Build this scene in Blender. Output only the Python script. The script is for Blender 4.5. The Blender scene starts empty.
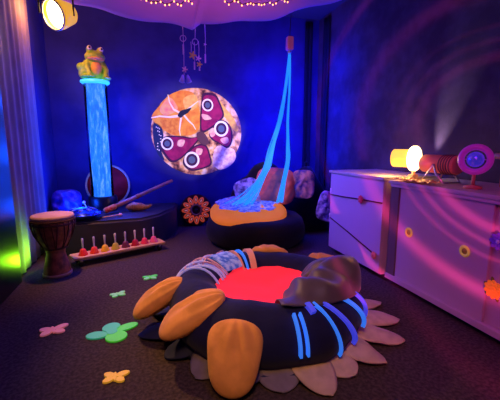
import bpy, bmesh, math, random
from mathutils import Vector, Matrix, noise, Euler
random.seed(7)
PI = math.pi
R = math.radians
S = bpy.context.scene
C = S.collection

# ------------------------------------------------------------------ materials
def mat(name, col, rough=.7, metal=0, emis=None, es=0, sheen=0, var=0, vs=8, col2=None, bump=0, bs=60, trans=0, coat=0, aniso=None, stretch=(1, 1, 1)):
    m = bpy.data.materials.new(name); m.use_nodes = True
    nt = m.node_tree; b = nt.nodes['Principled BSDF']
    b.inputs['Base Color'].default_value = (*col, 1)
    b.inputs['Roughness'].default_value = rough
    b.inputs['Metallic'].default_value = metal
    b.inputs['Sheen Weight'].default_value = sheen
    if rough >= .7: b.inputs['Specular IOR Level'].default_value = .12
    b.inputs['Transmission Weight'].default_value = trans
    b.inputs['Coat Weight'].default_value = coat
    if emis:
        b.inputs['Emission Color'].default_value = (*emis, 1)
        b.inputs['Emission Strength'].default_value = es
    if var or col2 or bump:
        tc = nt.nodes.new('ShaderNodeTexCoord')
        mp = nt.nodes.new('ShaderNodeMapping'); mp.inputs['Scale'].default_value = stretch
        nt.links.new(tc.outputs['Object'], mp.inputs[0])
    if var or col2:
        n = nt.nodes.new('ShaderNodeTexNoise'); n.inputs['Scale'].default_value = vs; n.inputs['Detail'].default_value = 4
        nt.links.new(mp.outputs[0], n.inputs['Vector'])
        r = nt.nodes.new('ShaderNodeValToRGB')
        c2 = col2 if col2 else tuple(c * (1 - var) for c in col)
        r.color_ramp.elements[0].position = .38; r.color_ramp.elements[1].position = .62
        r.color_ramp.elements[0].color = (*c2, 1); r.color_ramp.elements[1].color = (*col, 1)
        nt.links.new(n.outputs['Fac'], r.inputs[0]); nt.links.new(r.outputs[0], b.inputs['Base Color'])
    if bump:
        n2 = nt.nodes.new('ShaderNodeTexNoise'); n2.inputs['Scale'].default_value = bs; n2.inputs['Detail'].default_value = 3
        nt.links.new(mp.outputs[0], n2.inputs['Vector'])
        bp = nt.nodes.new('ShaderNodeBump'); bp.inputs['Strength'].default_value = bump; bp.inputs['Distance'].default_value = .01
        nt.links.new(n2.outputs['Fac'], bp.inputs['Height']); nt.links.new(bp.outputs[0], b.inputs['Normal'])
    return m

M = {}
M['carpet'] = mat('carpet', (.088, .062, .068), .95, col2=(.045, .032, .037), vs=55, bump=.5, bs=220)
M['wall'] = mat('wall_paint', (.030, .028, .20), .8, var=.25, vs=3, bump=.15, bs=60)
M['wallside'] = mat('side_wall_fabric', (.075, .055, .10), .85, var=.35, vs=4, bump=.3, bs=90)
M['ceil'] = mat('ceiling_paint', (.06, .06, .09), .9)
M['black'] = mat('black_paint', (.006, .006, .008), .35)
M['platform'] = mat('platform_vinyl', (.02, .018, .032), .6, var=.3, vs=5)
M['drape'] = mat('grey_drape', (.22, .17, .22), .85, sheen=.05, var=.15, vs=5)
M['blackdrape'] = mat('blackout_cloth', (.012, .012, .03), .9)
M['navy'] = mat('navy_velvet', (.012, .014, .075), .75, sheen=.08, var=.25, vs=6, bump=.25, bs=30)
M['navy2'] = mat('navy_felt', (.03, .035, .10), .85)
M['orange'] = mat('orange_cotton', (.92, .43, .11), .85, sheen=.1, var=.2, vs=9, bump=.35, bs=14)
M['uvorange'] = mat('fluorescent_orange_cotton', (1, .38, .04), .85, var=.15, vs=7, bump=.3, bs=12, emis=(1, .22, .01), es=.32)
M['petal'] = mat('beige_felt', (.64, .48, .42), .85, var=.2, vs=14, bump=.3, bs=20)
M['petal_shaded'] = mat('grey_felt_shaded', (.22, .19, .27), .85, var=.2, vs=14, bump=.3, bs=20)
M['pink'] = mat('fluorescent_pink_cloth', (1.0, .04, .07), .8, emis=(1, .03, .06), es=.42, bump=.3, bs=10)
M['satin'] = mat('charcoal_satin', (.075, .058, .072), .48, sheen=.15, bump=.25, bs=9)
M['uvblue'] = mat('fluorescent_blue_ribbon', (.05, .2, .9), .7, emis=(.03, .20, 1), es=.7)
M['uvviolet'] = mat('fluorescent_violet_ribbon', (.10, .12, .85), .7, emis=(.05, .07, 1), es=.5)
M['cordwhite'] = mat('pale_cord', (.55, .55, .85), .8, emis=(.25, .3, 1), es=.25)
M['cordpink'] = mat('mauve_cord', (.75, .45, .60), .8)
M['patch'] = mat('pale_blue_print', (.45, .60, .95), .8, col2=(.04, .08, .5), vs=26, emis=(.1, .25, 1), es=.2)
M['peach'] = mat('peach_ribbon', (.90, .45, .32), .8)
M['wood'] = mat('pale_wood', (.75, .45, .22), .5, var=.25, vs=6, stretch=(1, 12, 12))
M['darkwood'] = mat('dark_carved_wood', (.42, .14, .055), .5, var=.6, vs=16, bump=.6, bs=30)
M['skin'] = mat('drum_skin', (.62, .40, .30), .7, var=.25, vs=5)
M['rope'] = mat('dark_rope', (.10, .045, .03), .9)
M['cab'] = mat('cabinet_laminate', (.58, .42, .52), .45, var=.06, vs=2)
M['cabtop'] = mat('worktop_laminate', (.60, .50, .45), .3, var=.1, vs=4, stretch=(8, 1, 1))
M['cabpost'] = mat('brown_post', (.16, .10, .09), .6)
M['cabdark'] = mat('dark_recess', (.05, .035, .045), .7)
M['yellow'] = mat('yellow_plastic', (.85, .72, .12), .5, emis=(.9, .75, .1), es=.12)
M['yellow2'] = mat('deep_yellow_plastic', (.50, .34, .03), .5)
M['red'] = mat('red_plastic', (.65, .03, .03), .45)
M['steel'] = mat('steel', (.6, .6, .62), .3, 1)
M['white'] = mat('white_plastic', (.75, .72, .75), .5)

def glow(name, col, st):
    return mat(name, col, .5, emis=col, es=st)

# ------------------------------------------------------------------ mesh helpers
def T(*a): return Matrix.Translation(a)
def RX(a): return Matrix.Rotation(R(a), 4, 'X')
def RY(a): return Matrix.Rotation(R(a), 4, 'Y')
def RZ(a): return Matrix.Rotation(R(a), 4, 'Z')
def SC(x, y, z): return Matrix.Diagonal((x, y, z, 1))

def box(bm, c, s, m=None, bev=0):
    r = bmesh.ops.create_cube(bm, size=1, matrix=(m or Matrix()) @ T(*c) @ SC(*s))
    if bev:
        es = list({e for v in r['verts'] for e in v.link_edges})
        bmesh.ops.bevel(bm, geom=es, offset=bev, segments=2, affect='EDGES')
def ell(bm, c, s, m=None, u=24, v=14):
    return bmesh.ops.create_uvsphere(bm, u_segments=u, v_segments=v, radius=1, matrix=(m or Matrix()) @ T(*c) @ SC(*s))['verts']
def lathe(bm, prof, seg=40, m=None, closed=False):
    m = m or Matrix(); rings = []
    for r, z in prof:
        if r < 1e-5: rings.append([bm.verts.new(m @ Vector((0, 0, z)))])
        else: rings.append([bm.verts.new(m @ Vector((r * math.cos(2 * PI * i / seg), r * math.sin(2 * PI * i / seg), z))) for i in range(seg)])
    prs = list(zip(rings, rings[1:])) + ([(rings[-1], rings[0])] if closed else [])
    for a, b in prs:
        for i in range(seg):
            j = (i + 1) % seg
            if len(a) == 1 and len(b) == 1: continue
            if len(a) == 1: bm.faces.new((a[0], b[j], b[i]))
            elif len(b) == 1: bm.faces.new((a[i], a[j], b[0]))
            else: bm.faces.new((a[i], a[j], b[j], b[i]))
def tube(bm, pts, rad, seg=8, flat=None, cap=True):
    pts = [Vector(p) for p in pts]; rings = []
    n = len(pts)
    ref = None
    for k, p in enumerate(pts):
        t = (pts[min(k + 1, n - 1)] - pts[max(k - 1, 0)]).normalized()
        if ref is None:
            ref = Vector((0, 0, 1)) if abs(t.z) < .9 else Vector((1, 0, 0))
        a = (ref - t * ref.dot(t)).normalized(); ref = a
        b = t.cross(a)
        r = rad[k] if isinstance(rad, (list, tuple)) else rad
        f = flat or 1
        rings.append([bm.verts.new(p + a * (r * f * math.cos(2 * PI * i / seg)) + b * (r * math.sin(2 * PI * i / seg))) for i in range(seg)])
    for a, b in zip(rings, rings[1:]):
        for i in range(seg):
            j = (i + 1) % seg
            bm.faces.new((a[i], a[j], b[j], b[i]))
    if cap:
        bm.faces.new(list(reversed(rings[0]))); bm.faces.new(rings[-1])
def torus(bm, RR, r, m=None, su=40, sv=10):
    lathe(bm, [(RR + r * math.cos(2 * PI * i / sv), r * math.sin(2 * PI * i / sv)) for i in range(sv)], su, m, True)
def prism(bm, poly, z0, z1, m=None):
    m = m or Matrix()
    a = [bm.verts.new(m @ Vector((x, y, z0))) for x, y in poly]
    b = [bm.verts.new(m @ Vector((x, y, z1))) for x, y in poly]
    n = len(poly)
    bm.faces.new(list(reversed(a))); bm.faces.new(b)
    for i in range(n):
        j = (i + 1) % n
        bm.faces.new((a[i], a[j], b[j], b[i]))
def grid(bm, nu, nv, f, closeu=False):
    vs = [[bm.verts.new(f(i / (nu if closeu else nu - 1), j / (nv - 1))) for j in range(nv)] for i in range(nu)]
    for i in range(nu if closeu else nu - 1):
        for j in range(nv - 1):
            k = (i + 1) % nu
            bm.faces.new((vs[i][j], vs[k][j], vs[k][j + 1], vs[i][j + 1]))
    return vs
def smoothpoly(pts, n=6):
    out = []; k = len(pts)
    for i in range(k):
        p0, p1, p2, p3 = [Vector((*pts[(i + d) % k], 0)) for d in (-1, 0, 1, 2)]
        for q in range(n):
            t = q / n
            v = .5 * (2 * p1 + (p2 - p0) * t + (2 * p0 - 5 * p1 + 4 * p2 - p3) * t * t + (3 * p1 - p0 - 3 * p2 + p3) * t ** 3)
            out.append((v.x, v.y))
    return out
def lump(bm, amp, sc, seed=0, verts=None):
    bm.normal_update()
    o = Vector((seed * 3.1, seed * 1.7, seed))
    for v in (verts or bm.verts):
        v.co += v.normal * amp * noise.noise(v.co * sc + o)

def obj(name, bm, m, parent=None, smooth=True, sub=0, solid=0):
    bmesh.ops.recalc_face_normals(bm, faces=bm.faces)
    me = bpy.data.meshes.new(name); bm.to_mesh(me); bm.free()
    o = bpy.data.objects.new(name, me); C.objects.link(o)
    me.materials.append(M[m] if isinstance(m, str) else m)
    if smooth is True:
        for p in me.polygons: p.use_smooth = True
    elif smooth == 'auto':
        for p in me.polygons: p.use_smooth = True
        me.set_sharp_from_angle(angle=R(38))
    if solid:
        q = o.modifiers.new('solid', 'SOLIDIFY'); q.thickness = solid; q.offset = 0
    if sub:
        q = o.modifiers.new('sub', 'SUBSURF'); q.levels = sub; q.render_levels = sub
    if parent: o.parent = parent
    return o
def tag(o, label, cat, group=None):
    o['label'] = label; o['category'] = cat
    if group: o['group'] = group
    return o
def thing(name, label, cat, loc=(0, 0, 0), rz=0, group=None):
    o = bpy.data.objects.new(name, None); C.objects.link(o); o.empty_display_size = .05
    o.location = loc; o.rotation_euler = (0, 0, R(rz))
    return tag(o, label, cat, group)
def struct(name, bm, m, **k):
    o = obj(name, bm, m, **k); o['kind'] = 'structure'; return o
B = bmesh.new

# ------------------------------------------------------------------ room
XL, XR, YB, YF, ZC = -1.2, 2.62, 5.1, -2.2, 3.1
bm = B(); box(bm, ((XL + XR) / 2, (YB + YF) / 2, -.05), (XR - XL, YB - YF, .1)); struct('floor', bm, 'carpet', smooth=False)
bm = B(); box(bm, ((XL + XR) / 2, YB + .05, ZC / 2), (XR - XL + .2, .1, ZC)); struct('wall_back', bm, 'wall', smooth=False)
bm = B(); box(bm, (XL - .05, (YB + YF) / 2, ZC / 2), (.1, YB - YF, ZC)); struct('wall_left', bm, 'wall', smooth=False)
bm = B(); box(bm, (XR + .05, (YB + YF) / 2, ZC / 2), (.1, YB - YF, ZC)); struct('wall_right', bm, 'wallside', smooth=False)
bm = B(); box(bm, ((XL + XR) / 2, (YB + YF) / 2, ZC + .05), (XR - XL + .2, YB - YF + .2, .1)); struct('ceiling', bm, 'ceil', smooth=False)
bm = B(); box(bm, ((XL + XR) / 2, YF - .05, ZC / 2), (XR - XL + .2, .1, ZC)); struct('wall_front', bm, 'wall', smooth=False)
bm = B(); prism(bm, [(XL + .09, 3.98), (-.12, 4.06), (.10, 4.26), (.30, 4.66), (.375, YB - .003), (XL + .09, YB - .003)], .001, .36)
bmesh.ops.bevel(bm, geom=[e for e in bm.edges if all(v.co.z > .3 for v in e.verts)], offset=.03, segments=3, affect='EDGES')
tag(obj('corner_platform', bm, 'platform', smooth='auto'), 'low dark padded platform in the left corner under the bubble tube', 'platform')
# black door leaf at the far left
bm = B(); box(bm, (XL + .04, 2.62, 1.25), (.06, 1.40, 2.5), bev=.006)
d = struct('door_1', bm, 'black', smooth=False)
bm = B(); lathe(bm, [(0, 0), (.02, 0), (.02, .03), (.03, .04), (.03, .06), (0, .07)], 20, T(XL + .07, 2.1, 1.05) @ RY(90)); obj('door_handle', bm, 'steel', d)

# curtain on the left wall
def curtain(name, label, p0, p1, z0, z1, amp, waves, m, nrm, shape=None):
    p0 = Vector((*p0, 0)); p1 = Vector((*p1, 0)); n = Vector((*nrm, 0))
    def f(u, v):
        z = z0 + (z1 - z0) * v
        a = amp * (.75 + .5 * noise.noise(Vector((u * 4, v * 1.2, 3))))
        q = p0.lerp(p1, u) + n * (a * (.5 + .5 * math.sin(2 * PI * waves * u + 1.2 * noise.noise(Vector((u * 3, v * .8, 0))))) + .012)
        if shape: q += shape(u, v)
        return Vector((q.x, q.y, z))
    bm = B(); grid(bm, int(waves * 14) + 2, 24, f)
    return tag(obj(name, bm, m, solid=.006), label, 'curtain')
curtain('curtain', 'long pale curtain hanging on the left wall, lit orange at the top', (XL, 3.35), (XL, 4.40), .02, 3.05, .03, 7, 'drape', (1, 0))
curtain('curtain', 'narrow black curtain fold hanging on the back wall near the right corner', (2.38, YB), (2.50, YB), .02, 3.05, .04, 1.5, 'blackdrape', (0, -1))
curtain('curtain', 'black curtain hanging at the end of the right wall behind the cabinet', (XR, 4.72), (XR, 4.9), .02, 3.05, .035, 1.5, 'blackdrape', (-1, 0))

# ------------------------------------------------------------------ ceiling canopy
canopy_pts = [(-1.0, 2.60), (-.62, 2.525), (-.25, 2.46), (.17, 2.425), (.35, 2.41), (.49, 2.39), (.58, 2.47), (.85, 2.49), (1.12, 2.52), (1.5, 2.62), (1.89, 2.77), (2.3, 2.9)]
def canopy(name, label, i0, i1, y0):
    xs = canopy_pts[i0:i1]
    def f(u, v):
        k = u * (len(xs) - 1); a = min(int(k), len(xs) - 2); t = k - a
        x = xs[a][0] * (1 - t) + xs[a + 1][0] * t; z = xs[a][1] * (1 - t) + xs[a + 1][1] * t
        y = y0 - v * 2.6
        zz = z - .005 + .10 * math.sin(PI * min(1, v * 1.2)) * .5 + v * .22 + .015 * noise.noise(Vector((x * 3, y * 3, 0))) + .012 * math.sin(9 * x + 3 * y)
        return Vector((x, y, zz))
    bm = B(); grid(bm, 44, 40, f)
    return tag(obj(name, bm, M['canopy'], solid=.004), label, 'canopy')
m = bpy.data.materials.new('canopy_cloth'); m.use_nodes = True; nt = m.node_tree
nt.nodes.remove(nt.nodes['Principled BSDF'])
df = nt.nodes.new('ShaderNodeBsdfDiffuse'); tr = nt.nodes.new('ShaderNodeBsdfTranslucent'); mx = nt.nodes.new('ShaderNodeMixShader')
df.inputs[0].default_value = (.62, .42, .60, 1); tr.inputs[0].default_value = (.62, .36, .62, 1); mx.inputs[0].default_value = .55
nt.links.new(df.outputs[0], mx.inputs[1]); nt.links.new(tr.outputs[0], mx.inputs[2]); nt.links.new(mx.outputs[0], nt.nodes['Material Output'].inputs[0])
M['canopy'] = m
canopy('ceiling_canopy', 'left swag of the mauve cloth canopy under the ceiling', 0, 6, 3.8)
canopy('ceiling_canopy', 'right swag of the mauve cloth canopy under the ceiling', 5, 12, 3.8)
M['fairy'] = glow('fairy_bulb', (1, .36, .12), 4)
M['wire'] = mat('dark_wire', (.05, .02, .02), .6)
def fairy(label, pts, n):
    t = thing('fairy_light_string', label, 'fairy lights', pts[0], 0, 'fairy lights under the canopy')
    o = Vector(pts[0]); P = []
    for i in range(n):
        k = i / (n - 1) * (len(pts) - 1); a = min(int(k), len(pts) - 2)
        p = Vector(pts[a]).lerp(Vector(pts[a + 1]), k - a) - o
        p += Vector((0, .03 * math.sin(i * 2.1), -.012 * (1 + math.sin(i * 1.7))))
        P.append(p)
    bm = B(); tube(bm, P, .004, 6); obj('wire', bm, 'wire', t)
    for p in P:
        bm = B(); ell(bm, p + Vector((0, 0, -.008)), (.0065, .0065, .009), u=10, v=8); obj('bulb', bm, 'fairy', t)
FAIRY = True

# ------------------------------------------------------------------ bubble tube with frog
TX, TY = -.60, 4.74
t = thing('bubble_tube', 'tall glowing blue bubble tube standing on the corner platform', 'bubble tube', (TX, TY, .361))
bm = B(); lathe(bm, [(0, 0), (.17, 0), (.175, .02), (.175, .16), (.16, .19), (0, .19)], 40); obj('base', bm, 'black', t, smooth='auto')
w = bpy.data.materials.new('lit_bubbling_water'); w.use_nodes = True; nt = w.node_tree; b = nt.nodes['Principled BSDF']
tc = nt.nodes.new('ShaderNodeTexCoord'); mp = nt.nodes.new('ShaderNodeMapping'); mp.inputs['Scale'].default_value = (9, 9, 2.6)
nz = nt.nodes.new('ShaderNodeTexNoise'); nz.inputs['Scale'].default_value = 3.2; nz.inputs['Detail'].default_value = 5; nz.inputs['Roughness'].default_value = .65
rp = nt.nodes.new('ShaderNodeValToRGB'); e = rp.color_ramp.elements
e[0].position = .34; e[0].color = (.01, .12, .95, 1); e[1].position = .70; e[1].color = (.24, .48, 1, 1)
x = rp.color_ramp.elements.new(.52); x.color = (.02, .22, 1, 1)
nt.links.new(tc.outputs['Object'], mp.inputs[0]); nt.links.new(mp.outputs[0], nz.inputs['Vector']); nt.links.new(nz.outputs['Fac'], rp.inputs[0])
nt.links.new(rp.outputs[0], b.inputs['Emission Color']); b.inputs['Emission Strength'].default_value = 1.1; b.inputs['Base Color'].default_value = (.005, .03, .12, 1)
M['water'] = w
bm = B(); lathe(bm, [(0, .19), (.112, .19), (.112, 1.56), (0, 1.56)], 40); obj('water_column', bm, 'water', t, smooth='auto')
M['acrylic'] = mat('clear_acrylic', (.9, .95, 1), .05, trans=1); M['acrylic'].node_tree.nodes['Principled BSDF'].inputs['IOR'].default_value = 1.15
bm = B(); lathe(bm, [(.132, .19), (.136, .19), (.136, 1.585), (.132, 1.585)], 48, None, True); obj('acrylic_tube', bm, 'acrylic', t)
M['cyan'] = mat('cyan_lid', (.1, .6, .8), .4, emis=(.05, .65, 1), es=.8)
bm = B(); lathe(bm, [(0, 1.575), (.14, 1.575), (.168, 1.595), (.168, 1.615), (.14, 1.625), (0, 1.625)], 40); obj('lid', bm, 'cyan', t, smooth='auto')

fr = thing('frog_figure', 'green toy frog sitting on top of the bubble tube', 'frog', (TX, TY, 1.361 + .634), 26)
M['frog'] = mat('frog_green', (.55, .62, .08), .5, col2=(.20, .42, .05), vs=14, bump=.2, bs=40)
M['frogbelly'] = mat('frog_orange', (.85, .38, .12), .5)
M['eyew'] = mat('eye_white', (.8, .75, .7), .3); M['eyeb'] = mat('eye_black', (.005, .005, .005), .2)
bm = B()
ell(bm, (0, .02, .12), (.095, .10, .13), RX(12))
ell(bm, (.0, -.05, .255), (.12, .105, .062))
ell(bm, (0, -.03, .285), (.095, .085, .05))
for s in (-1, 1):
    ell(bm, (s * .062, -.06, .335), (.036, .036, .04))
    ell(bm, (s * .12, .02, .07), (.055, .10, .07), RZ(0))
    ell(bm, (s * .13, -.05, .018), (.045, .085, .018))
    tube(bm, [(s * .09, -.03, .19), (s * .115, -.09, .11), (s * .09, -.12, .02)], [.04, .03, .026], 12)
    ell(bm, (s * .09, -.145, .014), (.04, .045, .014))
    for k in (-1, 0, 1): ell(bm, (s * .09 + k * .025, -.185, .01), (.011, .02, .01), u=10, v=8)
ell(bm, (-.15, .0, .13), (.05, .06, .05))
o = obj('body', bm, 'frog', fr)
q = o.modifiers.new('remesh', 'REMESH'); q.mode = 'VOXEL'; q.voxel_size = .009; q.use_smooth_shade = True
q = o.modifiers.new('sm', 'SMOOTH'); q.iterations = 5; q.factor = .5
bm = B(); ell(bm, (0, -.065, .125), (.066, .055, .085)); obj('belly', bm, 'frogbelly', fr)
bm = B(); ell(bm, (0, -.075, .228), (.10, .085, .025)); obj('chin', bm, 'frogbelly', fr)
for s in (-1, 1):
    bm = B(); ell(bm, (s * .066, -.078, .345), (.028, .026, .03)); o = obj('eye', bm, 'eyew', fr)
    bm = B(); ell(bm, (s * .07, -.098, .348), (.013, .009, .015)); obj('pupil', bm, 'eyeb', o)

# ------------------------------------------------------------------ instruments on the platform
t = thing('frame_drum', 'red round frame drum leaning in the corner behind the bubble tube', 'drum', (-.56, 4.985, .361)); 
mm = T(0, .04, .29) @ RX(86)
M['drumred'] = mat('red_drum_face', (.55, .015, .015), .7, var=.4, vs=7)
bm = B(); lathe(bm, [(0, .022), (.26, .022), (.262, .015), (0, .012)], 48, mm); obj('drum_face', bm, 'drumred', t)
bm = B(); lathe(bm, [(.262, -.05), (.285, -.05), (.285, .03), (.262, .03)], 48, mm, True); obj('rim', bm, 'wood', t, smooth='auto')

M['bluecush'] = mat('blue_sequin_cloth', (.015, .02, .30), .4, col2=(.08, .03, .30), vs=22, bump=.6, bs=50)
def pillow(bm, L, W, Tk, m=None, sq=.55, n=28, v=14, wr=.0, seed=0, taper=0):
    vs = ell(bm, (0, 0, 0), (1, 1, 1), None, n, v)
    for q in vs:
        x, y, z = q.co
        a = math.atan2(y, x); rr = math.hypot(x, y)
        k = rr / max(1e-6, (abs(math.cos(a)) ** (2 / sq) + abs(math.sin(a)) ** (2 / sq)) ** (sq / 2)) if sq < 1 else rr
        xx, yy = k * math.cos(a), k * math.sin(a)
        f = 1 - taper * xx
        w = wr * noise.noise(Vector((xx * 2.5, yy * 2.5, z + seed * 4.3)))
        p = Vector((xx * L, yy * W * f, z * Tk * (1 + w * 3) + w * Tk))
        q.co = (m @ p) if m else p
bm = B(); pillow(bm, .17, .15, .07, T(0, 0, .155) @ RZ(10) @ RX(62), wr=.25, seed=2)
o = obj('cushion', bm, 'bluecush', sub=1); o.location = (-1.0, 4.62, .362)
tag(o, 'shiny blue patterned cushion propped on the platform left of the bubble tube', 'cushion')

t = thing('tongue_drum', 'shiny blue steel tongue drum lying on the platform behind the brown drum', 'drum', (-.755, 4.20, .361)); t.scale = (1.08,) * 3
M['bluesteel'] = mat('blue_lacquer', (.02, .06, .55), .25, .7, var=.3, vs=9)
bm = B(); lathe(bm, [(0, .0), (.07, 0), (.13, .02), (.18, .05), (.185, .06), (.18, .07), (.13, .10), (.07, .118), (0, .122)], 44); obj('shell', bm, 'bluesteel', t)
bm = B(); torus(bm, .185, .008, T(0, 0, .06)); obj('rim', bm, 'bluesteel', t)
M['tongue'] = mat('pale_blue_steel', (.15, .22, .85), .3, .5)
for k in range(8):
    a = 2 * PI * k / 8; bm = B()
    prism(bm, smoothpoly([(-.028, -.012), (.02, -.02), (.034, 0), (.02, .02), (-.028, .012)], 3), -.002, .004, T(.10 * math.cos(a), .10 * math.sin(a), .112) @ RZ(math.degrees(a)) @ RY(18)); obj('tongue', bm, 'tongue', t)

# rainstick leaning across
p0 = Vector((-.55, 4.40, .405)); p1 = Vector((.30, 5.02, .69)); dv = (p1 - p0)
t = thing('rainstick', 'long bamboo rainstick with a red end leaning from the platform to the back wall', 'rainstick', p0)
M['bamboo'] = mat('bamboo', (.72, .30, .16), .5, var=.35, vs=10)
M['redband'] = mat('red_woven_band', (.62, .06, .04), .8, col2=(.75, .35, .10), vs=30)
bm = B(); tube(bm, [dv * k for k in (.12, .3, .5, .7, .88, 1)], [.027, .026, .025, .024, .023, .022], 16); obj('bamboo_tube', bm, 'bamboo', t)
bm = B(); tube(bm, [dv * k for k in (0, .015, .13, .14)], [.03, .036, .036, .03], 16); obj('red_band', bm, 'redband', t)
bm = B(); tube(bm, [dv * k for k in (.42, .425, .475, .48)], [.026, .03, .03, .026], 16); obj('red_band', bm, 'redband', t)
# guiro
t = thing('wooden_guiro', 'small carved brown wooden guiro lying on the platform beside the rainstick', 'guiro', (-.16, 4.52, .361), -12)
M['gold'] = mat('golden_wood', (.60, .27, .06), .45, var=.5, vs=14)
bm = B(); tube(bm, [(-.16, 0, .05), (-.13, 0, .052), (-.06, 0, .062), (.03, 0, .056), (.09, 0, .05), (.13, 0, .06), (.165, 0, .085)], [.012, .035, .058, .05, .03, .022, .012], 16); obj('body', bm, 'gold', t)
for k in range(5):
    bm = B(); torus(bm, .056 - .004 * k, .005, T(-.06 + .025 * k, 0, .06) @ RY(90), 20, 6); obj('ridge', bm, 'darkwood', t)
# drum beaters
for i, (a, b) in enumerate([((-.58, 4.16, .372), (-.36, 4.24, .382)), ((-.72, 4.42, .375), (-.80, 4.56, .50))]):
    a = Vector(a); b = Vector(b) - a
    t = thing('drum_beater', ['pale drum beater lying at the front edge of the platform', 'pale drum beater leaning against the blue cushion'][i], 'drum beater', a, 0, 'drum beaters on the platform')
    bm = B(); tube(bm, [(0, 0, 0), b], .007, 8); obj('stick', bm, 'wood', t)
    bm = B(); ell(bm, b, (.02, .02, .02), u=14, v=10); obj('beater_head', bm, 'cordpink', t)

# ------------------------------------------------------------------ djembe
t = thing('djembe', 'brown carved djembe drum standing on the carpet by the left curtain', 'drum', (-.875, 3.44, 0)); t.scale = (.92, .92, .96)
bm = B(); lathe(bm, [(0, .0), (.125, 0), (.128, .02), (.118, .08), (.098, .16), (.086, .22), (.092, .26), (.125, .31), (.165, .38), (.185, .46), (.188, .56), (.182, .585), (0, .585)], 48); obj('shell', bm, 'darkwood', t)
bm = B(); lathe(bm, [(0, .600), (.165, .600), (.188, .595), (.195, .58), (.192, .56), (.186, .56), (.18, .58), (0, .585)], 48); obj('drum_head', bm, 'skin', t)
for zz, rr in ((.55, .195), (.515, .196), (.275, .112)):
    bm = B(); torus(bm, rr, .008, T(0, 0, zz), 44, 8); obj('hoop', bm, 'rope', t)
bm = B()
prof = [(.198, .545), (.194, .48), (.178, .41), (.146, .345), (.116, .285)]
for k in range(22):
    a = 2 * PI * k / 22
    tube(bm, [(r * math.cos(a + .07 * j * (1 if k % 2 else -1) * .4), r * math.sin(a + .07 * j * (1 if k % 2 else -1) * .4), z) for j, (r, z) in enumerate(prof)], .005, 6)
obj('tension_rope', bm, 'rope', t)
bm = B(); lathe(bm, [(.125, .0), (.134, .0), (.134, .025), (.122, .03)], 44, None, True); obj('foot_ring', bm, 'wood', t)

# green uplighter behind the djembe
t = thing('floor_uplighter', 'small green glowing uplighter on the floor behind the brown drum', 'lamp', (-.96, 3.72, 0))
bm = B(); lathe(bm, [(0, 0), (.06, 0), (.06, .05), (.045, .06), (0, .06)], 28); obj('housing', bm, 'black', t, smooth='auto')
M['green'] = glow('green_led', (.25, 1, .02), 6)
bm = B(); lathe(bm, [(0, .062), (.04, .062), (.03, .072), (0, .075)], 28); obj('lens', bm, 'green', t)

# ------------------------------------------------------------------ handbell board
b0 = Vector((-.79, 3.64, 0)); b1 = Vector((.10, 4.02, 0))
ang = math.degrees(math.atan2(b1.y - b0.y, b1.x - b0.x)); LB = (b1 - b0).length
t = thing('bell_board', 'low pale wooden board on casters holding the row of handbells', 'board', ((b0 + b1) / 2), ang)
bm = B(); box(bm, (0, 0, .085), (LB, .20, .022), bev=.004); obj('plank', bm, 'wood', t, smooth='auto')
for sx in (-1, 1):
    for sy in (-1, 1):
        bm = B(); lathe(bm, [(0, -.012), (.026, -.012), (.03, -.006), (.03, .006), (.026, .012), (0, .012)], 24, T(sx * LB * .43, sy * .07, .03) @ RX(90)); o = obj('caster', bm, 'black', t)
        bm = B(); box(bm, (sx * LB * .43, sy * .07, .062), (.02, .036, .026)); obj('caster_fork', bm, 'steel', o, smooth=False)
bell_cols = [('red', (.75, .03, .03)), ('scarlet', (.85, .07, .03)), ('yellow', (.85, .55, .03)), ('olive yellow', (.55, .5, .06)), ('dark plum', (.14, .02, .07)), ('crimson', (.42, .01, .04)), ('rose red', (.78, .04, .12)), ('pink', (.85, .12, .28))]
wh = ['first from the left end', 'second from the left end', 'third from the left end', 'fourth from the left end', 'fourth from the right end', 'third from the right end', 'second from the right end', 'last at the right end']
for k, (cn, cc) in enumerate(bell_cols):
    u = -LB * .39 + LB * .78 * k / 7
    p = t.matrix_basis @ Vector((u, -.01, .0965))
    bt = thing('handbell', f'{cn} handbell with a pale handle on the wooden board, {wh[k]}', 'bell', p, ang, 'handbells on the board')
    bm = B(); lathe(bm, [(0, .004), (.030, .0), (.046, 0), (.046, .006), (.036, .022), (.030, .045), (.022, .06), (.008, .068), (0, .068)], 28)
    obj('bell_cup', bm, mat('bell_' + cn.replace(' ', '_'), cc, .35, emis=cc, es=.0), bt)
    bm = B(); lathe(bm, [(0, .062), (.010, .062), (.008, .075), (.0085, .11), (.011, .145), (.011, .165), (.006, .172), (0, .173)], 16); obj('handle', bm, 'white', bt)

# ------------------------------------------------------------------ butterfly projection on the back wall, its light image painted on a disc
DC = Vector((.70, YB - .001, 1.385)); DA, DB = .66, .625
pic = thing('butterfly_projection', 'round butterfly projection painted on a thin disc on the dark back wall', 'picture', DC)
PM = RX(90)
def pmat(n, c, c2=None, vs=20): return mat(n, c, .9, col2=c2, vs=vs)
def Pz(zx, zy): return ((zx - 258) / 183 * DA, (232 - zy) / 162 * DB)
pm = bpy.data.materials.new('mottled_picture_ground'); pm.use_nodes = True; nt = pm.node_tree; b = nt.nodes['Principled BSDF']; b.inputs['Roughness'].default_value = .9
tc = nt.nodes.new('ShaderNodeTexCoord'); nz = nt.nodes.new('ShaderNodeTexNoise'); nz.inputs['Scale'].default_value = 8; nz.inputs['Detail'].default_value = 6
rp = nt.nodes.new('ShaderNodeValToRGB'); e = rp.color_ramp.elements
e[0].position = .36; e[0].color = (.06, .015, .02, 1); e[1].position = .72; e[1].color = (.95, .75, .60, 1)
for pos, cl in ((.44, (.42, .15, .10, 1)), (.52, (.85, .45, .16, 1)), (.60, (.90, .62, .42, 1))):
    x = e.new(pos); x.color = cl
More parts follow.
